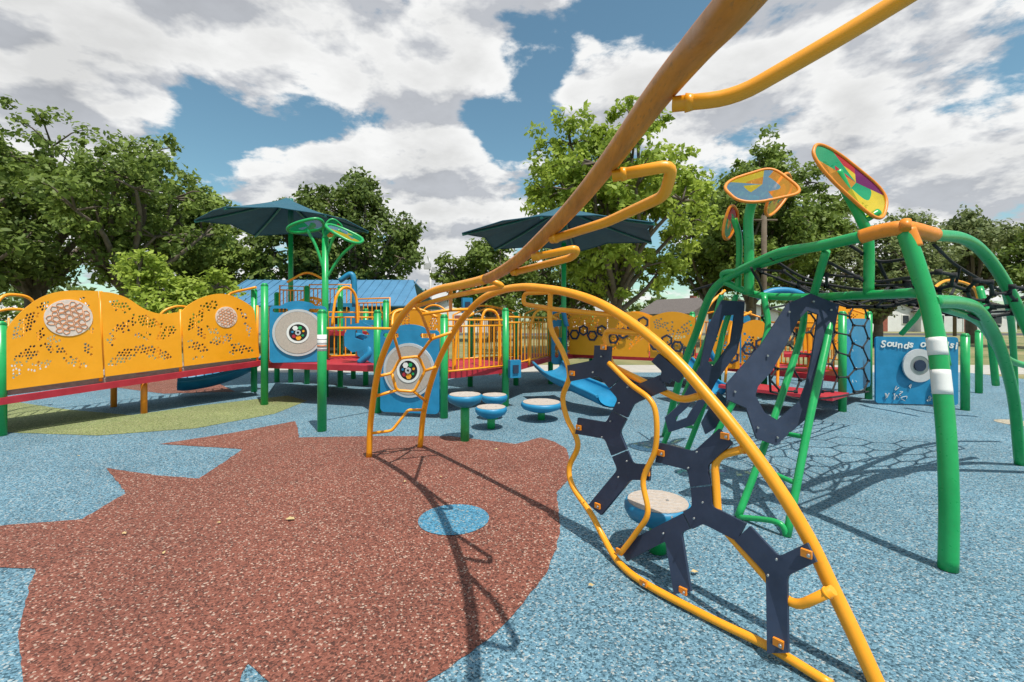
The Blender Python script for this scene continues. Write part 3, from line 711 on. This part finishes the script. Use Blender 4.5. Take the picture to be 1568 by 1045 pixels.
# ---------------------------------------------------------------- shade canopies & flower mast
def canopy(x,y,zr,zt,R,rot,posts,corners=4,name='shade_canopy'):
    b=B(); mi=b.mi(TEA); n=12*corners; m=8
    def rim(k):
        a=2*math.pi*k/n; seg=2*math.pi/corners; ph=(a%seg)-seg/2; rr=R*math.cos(seg/2)/math.cos(ph); t=1-abs(ph)/(seg/2)
        return rr*(1-.06*t), a+rot, t
    for i in range(m+1):
        for k in range(n):
            rr,a,t=rim(k); s=i/m; z=zt+(zr-zt)*(s**0.85)+.10*t*s*s
            b.v.append(Vector((x+rr*s*math.cos(a),y+rr*s*math.sin(a),z)))
    for i in range(m):
        for k in range(n):
            l=(k+1)%n; b.f.append((i*n+k,(i+1)*n+k,(i+1)*n+l,i*n+l)); b.m.append(mi); b.s.append(False)
    b.tube([b.v[m*n+k].copy() for k in range(n)],.014,TEA,n=6,closed=True)
    for c in range(corners):
        k=c*(n//corners); b.tube([b.v[i*n+k]-Vector((0,0,.035)) for i in range(m+1)],.025,TEG,n=8)
    for px,py in posts:
        b.post(px,py,0,zr+.25,.055,GRN,cap=False)
        b.tube([Vector((px,py,zr-.1)),Vector((px,py,zt))],.06,TEG,n=10)
    b.obj(name)
canopy(-5.35,10.8,3.72,4.4,1.85,.35,[(-5.3,10.9)],6)
canopy(1.1,10.0,3.3,4.0,2.2,.25,[(1.15,10.1)],6)
b=B(); x,y=gxy(498,8.85)
for (u,v,u2,v2) in ((498,420,470,352),(498,400,520,352),(498,430,545,372)):
    b.tube(catmull([Vector((x,y,CH+(490-v)/K*8.85)),pt((u+u2)/2,(v+v2)/2-8,8.85),pt(u2,v2,8.85)]),.03,GRN,n=8)
mirror(b,pt(468,347,8.85),(.9,.2,.25),(-.1,.7,-.3),.33,.18,GRN,21,[GC[2],GC[4],GC[2]],.03)
mirror(b,pt(527,358,8.85),(.9,.1,-.45),(.1,.7,.3),.36,.2,GRN,22,[GC[2],GC[1],GC[4]],.03)
mirror(b,pt(508,352,9.2),(.4,.1,.5),(.5,.3,.0),.2,.15,GRN,23,[GC[3],GC[2],GC[5]],.02)
b.obj('flower_mast')

# ---------------------------------------------------------------- buildings
def shed():
    e_=empty('picnic_shelter'); b=B()
    x0,x1=-13.2,-4.6; yr,yf,yb=22.6,19.6,25.6; zr,ze=3.45,2.1
    b.quadprism([Vector((x0,yf,ze)),Vector((x1+.6,yf,ze)),Vector((x1-.3,yr,zr)),Vector((x0,yr,zr))],.06,ROO)
    b.quadprism([Vector((x0,yb,ze)),Vector((x1+.6,yb,ze)),Vector((x1-.3,yr,zr)),Vector((x0,yr,zr))],.06,ROO)
    for k in range(21):
        x=x0+.1+(x1-x0)*k/20.5; b.tube([Vector((x,yf,ze+.045)),Vector((x,yr,zr+.045))],.025,ROO,n=4)
    b.tube([Vector((x0,yf-.03,ze)),Vector((x1+.6,yf-.03,ze))],.06,ROO,n=6)
    b.obj('roof',e_); b=B()
    for k in range(5):
        x=x0+.6+(x1-x0-.6)*k/4
        for yy in (yf+.5,yb-.5): b.box((x,yy,1.02),.2,.2,2.05,SID2)
    b.box(((x0+x1)/2,yr+1,1.0),5,2.5,2.0,SID2); b.box(((x0+x1)/2,yr-.27,1.1),1,.05,1.9,GLS)
    b.obj('walls',e_)
shed()
def house(name,x,y,w,dp,hw,hr,wall,rot=0):
    e_=empty(name); b=B(); b.box((0,0,hw/2),w,dp,hw,wall); 
    mi=b.mi(wall)
    for s in(-1,1):
        base=len(b.v); b.v+=[Vector((-w/2,s*dp/2,hw)),Vector((w/2,s*dp/2,hw)),Vector((0,s*dp/2,hr))]; b.f.append((base,base+1,base+2)); b.m.append(mi); b.s.append(False)
    b.obj('walls',e_); b=B()
    for s in(-1,1): b.quadprism([Vector((s*(w/2+.4),-dp/2-.4,hw-.25)),Vector((s*(w/2+.4),dp/2+.4,hw-.25)),Vector((0,dp/2+.4,hr+.12)),Vector((0,-dp/2-.4,hr+.12))],.15,SHG)
    b.obj('roof',e_); b=B()
    for xx in(-w*.3,w*.3):
        b.box((xx,-dp/2-.03,hw*.55),1.0,.08,1.2,WHT); b.box((xx,-dp/2-.08,hw*.55),.82,.05,1.02,GLS)
    b.box((0,-dp/2-.03,1.05),1.1,.08,2.15,WHT); b.box((0,-dp/2-.08,1.02),.9,.05,2.0,RDB)
    b.box((w*.25,0,hr),.6,.6,1.2,RDB)
    b.obj('windows_and_door',e_); e_.location=(x,y,0); e_.rotation_euler=(0,0,rot)
house('white_house',-7.2,58,7,9,2.9,4.6,SID,.2)
house('brick_house',-3.6,64,6,8,3.0,5.2,RDB,-.1)
house('beige_house',21.5,57,7,8,2.4,4.0,SID2,.5)
house('white_house',29,60,9,8,2.6,3.9,SID,-.3)
house('beige_house',47,62,10,8,2.8,4.2,SID,.1)
house('white_house',57,60,10,8,2.8,4.2,SID,-.2)
house('white_house',11,66,8,8,2.8,4.6,SID,.1)
house('beige_house',-30,60,10,8,2.8,4.6,SID2,.1)
b=B(); x,y=gxy(659,40); b.tube([(x,y,0),(x,y,6.1)],.16,GRY,n=10,r2=.12); b.box((x-.25,y,6.2),.6,.35,.5,GRY); b.box((x+.35,y,5.9),.4,.35,.4,GRY); b.tube([(x,y,6.1),(x-.1,y,6.9)],.09,GRY); b.obj('siren_pole')
b=B(); x,y=gxy(1170,21); b.tube([(x,y,0),(x,y,6.3)],.12,WOD,n=10); b.tube([(x-.6,y,6.1),(x+.6,y,6.1)],.05,WOD,n=6); b.obj('utility_pole')
b=B(); x,y=gxy(1462,42); b.tube([(x,y,0),(x,y,7.5)],.14,WOD,n=10); b.tube([(x-.8,y,7.1),(x+.8,y,7.1)],.06,WOD,n=6); b.obj('utility_pole')

# ---------------------------------------------------------------- trees
def leafmat(name,dark,light,tr=0.35):
    m=bpy.data.materials.new(name); m.use_nodes=True; nt=m.node_tree; N=nt.nodes; L=nt.links; b=N['Principled BSDF']
    g=N.new('ShaderNodeNewGeometry'); tc=N.new('ShaderNodeTexCoord'); n=N.new('ShaderNodeTexNoise'); n.inputs['Scale'].default_value=.55; n.inputs['Detail'].default_value=2
    L.new(tc.outputs['Object'],n.inputs['Vector'])
    a=N.new('ShaderNodeMath'); a.operation='MULTIPLY_ADD'; a.inputs[1].default_value=.5; L.new(g.outputs['Random Per Island'],a.inputs[0])
    s=N.new('ShaderNodeMath'); s.operation='MULTIPLY_ADD'; s.inputs[1].default_value=1.4; s.inputs[2].default_value=-.45; L.new(n.outputs['Fac'],s.inputs[0]); L.new(s.outputs[0],a.inputs[2])
    r=N.new('ShaderNodeValToRGB'); r.color_ramp.elements[0].color=(*dark,1); r.color_ramp.elements[1].color=(*light,1); L.new(a.outputs[0],r.inputs[0])
    L.new(r.outputs[0],b.inputs['Base Color']); b.inputs['Roughness'].default_value=.55; b.inputs['Specular IOR Level'].default_value=.3
    t=N.new('ShaderNodeBsdfTranslucent'); L.new(r.outputs[0],t.inputs[0]); mx=N.new('ShaderNodeMixShader'); mx.inputs[0].default_value=tr
    L.new(b.outputs[0],mx.inputs[1]); L.new(t.outputs[0],mx.inputs[2]); L.new(mx.outputs[0],N['Material Output'].inputs[0]); return m
LM={'mid':leafmat('leaves_mid',(.08,.13,.024),(.27,.36,.07)),'dark':leafmat('leaves_dark',(.055,.095,.022),(.19,.26,.05)),
    'bright':leafmat('leaves_bright',(.17,.26,.025),(.46,.56,.09),.42),'pale':leafmat('leaves_pale',(.1,.14,.055),(.29,.34,.12))}
def leaves(centers,radii,per,size,mat,rs,flat=0.75):
    n=len(centers)*per; C=np.repeat(np.array(centers),per,0); R=np.repeat(np.array(radii),per)
    d=rs.normal(size=(n,3)); d/=np.linalg.norm(d,axis=1)[:,None]; d*=(rs.rand(n)**.5)[:,None]*1.05; d[:,2]*=flat
    P=C+d*R[:,None]
    nm=rs.normal(size=(n,3))*0.8+d*0.8+np.array([0,-.25,.8]); nm/=np.linalg.norm(nm,axis=1)[:,None]
    t=np.cross(nm,rs.normal(size=(n,3))); t/=np.linalg.norm(t,axis=1)[:,None]; bt=np.cross(nm,t)
    sz=(size*(.6+.8*rs.rand(n)))[:,None]
    V=np.stack([P-t*sz*.5,P+bt*sz*.32,P+t*sz*.6,P-bt*sz*.32],1).reshape(-1,3)
    return V,n
def leafobj(name,V,n,mat,parent):
    me=bpy.data.meshes.new(name); me.vertices.add(n*4); me.vertices.foreach_set('co',V.ravel().astype(np.float32))
    me.loops.add(n*4); me.loops.foreach_set('vertex_index',np.arange(n*4,dtype=np.int32)); me.polygons.add(n); me.polygons.foreach_set('loop_start',np.arange(0,n*4,4,dtype=np.int32))
    try: me.polygons.foreach_set('loop_total',np.full(n,4,dtype=np.int32))
    except Exception: pass
    me.materials.append(mat); me.update(calc_edges=True); me.validate()
    o=bpy.data.objects.new(name,me); scene.collection.objects.link(o); o.parent=parent; return o
def tree(name,x,y,H,W,cb,mk,seed,nl=22,cl=15,per=60,leaf=.24,cr=.62,trunk=.32,lean=0,top=1.0,fork=0.25):
    rs=np.random.RandomState(seed); e_=empty(name)
    cz=(H+cb)/2; hh=(H-cb)/2; lobes=[]
    tries=0
    while len(lobes)<nl and tries<2000:
        tries+=1; d=rs.normal(size=3); d/=np.linalg.norm(d); q=rs.rand()**.4
        zz=d[2]*q; wz=1-0.28*max(0,zz)*top-0.1*max(0,-zz)
        p=np.array([x+lean+d[0]*q*W*.5*.8*wz,y+d[1]*q*W*.5*.8*wz,cz+zz*hh*.82])
        lr=W*.5*rs.uniform(.18,.34)
        if all(np.linalg.norm(p-l[0])>.5*(lr+l[1])*.9 for l in lobes): lobes.append((p,lr))
    b=B(); hub=Vector((x+lean*.5,y,cb+(H-cb)*fork))
    b.tube(catmull([Vector((x,y,-.05)),Vector((x+lean*.1+rs.uniform(-.15,.15),y,cb*.5)),Vector((x+lean*.3,y,cb)),hub],5),trunk*1.15,BRK,n=9,r2=trunk*.55)
    C=[];R=[]
    for p,lr in lobes:
        P=Vector(p); s=Vector((x+lean*.3,y,cb*(.75)+ (P.z-cb)*.22)) 
        mid=(s*.45+P*.55)+Vector((rs.uniform(-.4,.4),rs.uniform(-.4,.4),rs.uniform(-.2,.6)))
        b.tube(catmull([s,mid,P],5),trunk*.42,BRK,n=6,r2=.05)
        for k in range(cl):
            d=rs.normal(size=3); d/=np.linalg.norm(d); d[2]=d[2]*.8+.12; c=p+d*lr*rs.uniform(.6,1.25); c[2]=max(c[2],cb*.7)
            C.append(c); R.append(cr*rs.uniform(.45,1.2))
            if k%3==0: b.tube([P,P*.4+Vector(c)*.6+Vector((0,0,.15)),Vector(c)],.05,BRK,n=4,r2=.015)
    b.obj('trunk_and_limbs',e_)
    V,n=leaves(C,R,per,leaf,None,rs); leafobj('foliage',V,n,LM[mk],e_)
def tp(u,d): return (u-784)/K*d
tree('shade_tree',tp(50,22),22,11.0,11.5,2.8,'mid',1,34,13,50,.22,.6,.4)
tree('shade_tree',tp(185,20),20,9.7,8.8,2.6,'mid',2,24,13,52,.21,.58,.34,lean=.8)
tree('shade_tree',tp(305,27),27,10.4,6.5,2.4,'mid',41,18,14,48,.25,.62,.3)
tree('shade_tree',tp(-60,17),17,7.6,8,1.4,'dark',31,18,12,45,.24,.6,.3)
tree('shade_tree',tp(345,24),24,6.6,5.5,1.2,'mid',12,16,13,48,.24,.6,.22)
tree('young_tree',tp(262,15),15,4.4,3.4,.6,'bright',3,12,12,50,.15,.4,.1)
tree('shade_tree',tp(465,27),27,9.7,7.0,2.0,'dark',4,20,15,50,.25,.64,.3)
tree('shade_tree',tp(550,26),26,9.6,7.0,2.0,'dark',5,22,15,50,.25,.64,.3)
tree('maple_tree',tp(945,20),20,10.9,9.2,1.9,'bright',6,34,16,52,.22,.5,.3,top=.75)
tree('shade_tree',tp(1150,25),25,10.8,9,2.2,'mid',7,26,15,50,.25,.62,.35)
tree('shade_tree',tp(1225,29),29,11.2,8,2.0,'mid',43,22,14,46,.27,.64,.3)
tree('shade_tree',tp(1090,28),28,9.8,7.5,2.0,'mid',8,18,13,45,.26,.65,.3)
tree('willow_tree',tp(1345,26),26,7.8,8.4,.9,'pale',9,24,14,50,.2,.62,.3)
tree('shade_tree',tp(1490,29),29,9.2,7.0,2.8,'pale',10,16,12,42,.25,.55,.28)
tree('shade_tree',tp(1605,24),24,7.4,5.6,2.2,'mid',14,14,13,45,.24,.6,.28)
tree('shade_tree',tp(752,32),32,7.6,7.4,1.3,'mid',11,20,13,45,.28,.65,.3)
tree('shade_tree',tp(870,36),36,8.4,9,1.4,'dark',17,18,13,40,.32,.7,.3)
tree('shade_tree',tp(610,42),42,5.3,6,.8,'dark',18,12,12,40,.32,.7,.3)
rs=np.random.RandomState(77); C=[];R=[]
for k in range(1300):
    x=rs.uniform(-120,125); y=rs.uniform(70,88); hmax=5.6+2.2*math.sin(x*.13)+1.6*math.sin(x*.37+1)+1.0*math.sin(x*.9)
    if -14<x<-3: hmax*=.65
    C.append((x,y,max(.5,rs.uniform(0,1)**.7*hmax))); R.append(rs.uniform(.9,1.6))
V,n=leaves(C,R,25,.75,None,rs); e_=empty('distant_trees'); leafobj('foliage',V,n,LM['dark'],e_)

# ---------------------------------------------------------------- world
sd=Vector((.54,-.84)).normalized(); el=math.radians(66)
W=bpy.data.worlds.new('World'); scene.world=W; W.use_nodes=True; nt=W.node_tree; N=nt.nodes; L=nt.links
bg=N['Background']; bg.inputs[1].default_value=.1
sky=N.new('ShaderNodeTexSky'); sky.sky_type='NISHITA'; sky.sun_disc=False; sky.sun_elevation=el; sky.sun_rotation=math.atan2(sd.x,sd.y); sky.dust_density=.6; sky.ozone_density=1.6
tc=N.new('ShaderNodeTexCoord')
def M(op,a,b_=None,c=None):
    m=N.new('ShaderNodeMath'); m.operation=op
    for i,q in enumerate((a,b_,c)):
        if q is None: continue
        if isinstance(q,(int,float)): m.inputs[i].default_value=q
        else: L.new(q,m.inputs[i])
    return m.outputs[0]
def VM(op,a,b_):
    m=N.new('ShaderNodeVectorMath'); m.operation=op
    for i,q in enumerate((a,b_)):
        if q is None: continue
        if isinstance(q,tuple): m.inputs[i].default_value=q
        else: L.new(q,m.inputs[i])
    return m
def dirv(u,v): d=Vector(((u-784),K,-(v-490))); return tuple(d.normalized())
bumps=[((110,50),20,.17),((640,110),10,.17),((600,330),12,.17),((470,260),7,.16),((320,20),9,.15),((480,20),7,.1),((930,130),6,.11),((1060,120),9,.12),((1250,110),12,.12),((1440,270),13,.16),((780,10),8,.12),((1400,30),8,.1),((720,330),9,.13),((170,150),6,.08),
       ((410,150),8,-.22),((255,200),6,-.15),((330,240),4,-.08),((785,170),6,-.19),((980,20),5,-.13),((1500,90),7,-.2),((545,210),4,-.12),((690,245),3,-.07),((830,100),4,-.08)]
def noise(vec,det):
    nv=VM('NORMALIZE',vec,None).outputs[0]; sp=N.new('ShaderNodeSeparateXYZ'); L.new(nv,sp.inputs[0])
    zz=M('ADD',M('MAXIMUM',sp.outputs[2],0.0),.32)
    cb=N.new('ShaderNodeCombineXYZ'); L.new(M('DIVIDE',sp.outputs[0],zz),cb.inputs[0]); L.new(M('DIVIDE',sp.outputs[1],zz),cb.inputs[1]); L.new(M('MULTIPLY',sp.outputs[2],1.6),cb.inputs[2])
    n=N.new('ShaderNodeTexNoise'); n.inputs['Scale'].default_value=3.8; n.inputs['Detail'].default_value=det; n.inputs['Roughness'].default_value=.58; n.inputs['Distortion'].default_value=.1; L.new(cb.outputs[0],n.inputs['Vector'])
    return n.outputs['Fac'],nv
n1,nv=noise(tc.outputs['Generated'],8); n2_,_=noise(VM('ADD',tc.outputs['Generated'],(.02,-.015,.045)).outputs[0],5)
acc=n1
for (uv,deg,w) in bumps:
    dt=VM('DOT_PRODUCT',nv,dirv(*uv)).outputs['Value']
    mr=N.new('ShaderNodeMapRange'); mr.interpolation_type='SMOOTHSTEP'; mr.inputs[1].default_value=math.cos(math.radians(deg*1.25)); mr.inputs[2].default_value=1; mr.inputs[3].default_value=0; mr.inputs[4].default_value=w; L.new(dt,mr.inputs[0]); acc=M('ADD',acc,mr.outputs[0])
cov=N.new('ShaderNodeMapRange'); cov.interpolation_type='SMOOTHSTEP'; cov.inputs[1].default_value=.475; cov.inputs[2].default_value=.575; L.new(acc,cov.inputs[0])
sh=N.new('ShaderNodeMapRange'); sh.inputs[1].default_value=-.1; sh.inputs[2].default_value=.08; L.new(M('SUBTRACT',n1,n2_),sh.inputs[0])
thick=N.new('ShaderNodeMapRange'); thick.inputs[1].default_value=.6; thick.inputs[2].default_value=.88; thick.inputs[3].default_value=1; thick.inputs[4].default_value=.76; L.new(acc,thick.inputs[0])
cr=N.new('ShaderNodeValToRGB'); e=cr.color_ramp.elements; e[0].color=(.56,.58,.62,1); e[1].color=(1,1,.99,1); e[0].position=.05; e[1].position=.75; L.new(sh.outputs[0],cr.inputs[0])
cc=N.new('ShaderNodeVectorMath'); cc.operation='SCALE'; L.new(cr.outputs[0],cc.inputs[0]); L.new(M('MULTIPLY',thick.outputs[0],9.6),cc.inputs['Scale'])
tint=N.new('ShaderNodeMixRGB'); tint.blend_type='MULTIPLY'; tint.inputs[0].default_value=1; tint.inputs[2].default_value=(1.2,1.5,1.3,1); L.new(sky.outputs[0],tint.inputs[1])
mx=N.new('ShaderNodeMixRGB'); L.new(M('MULTIPLY',cov.outputs[0],.97),mx.inputs[0]); L.new(tint.outputs[0],mx.inputs[1]); L.new(cc.outputs[0],mx.inputs[2]); L.new(mx.outputs[0],bg.inputs[0])
sl=bpy.data.lights.new('sun','SUN'); sl.energy=5.0; sl.angle=math.radians(.5); sl.color=(1,.95,.87); so=bpy.data.objects.new('sun',sl); scene.collection.objects.link(so)
so.rotation_euler=Vector((-sd.x*math.cos(el),-sd.y*math.cos(el),-math.sin(el))).to_track_quat('-Z','Y').to_euler(); so.location=(5,-5,20)
cam=bpy.data.cameras.new('camera'); co=bpy.data.objects.new('camera',cam); scene.collection.objects.link(co); co.location=(0,0,CH); co.rotation_euler=(math.radians(90),0,0)
cam.lens=16; cam.sensor_width=36; cam.shift_y=-32.5/1568; cam.clip_end=3000; cam.clip_start=.02; scene.camera=co
scene.view_settings.view_transform='Standard'; scene.view_settings.look='None'; scene.view_settings.exposure=0
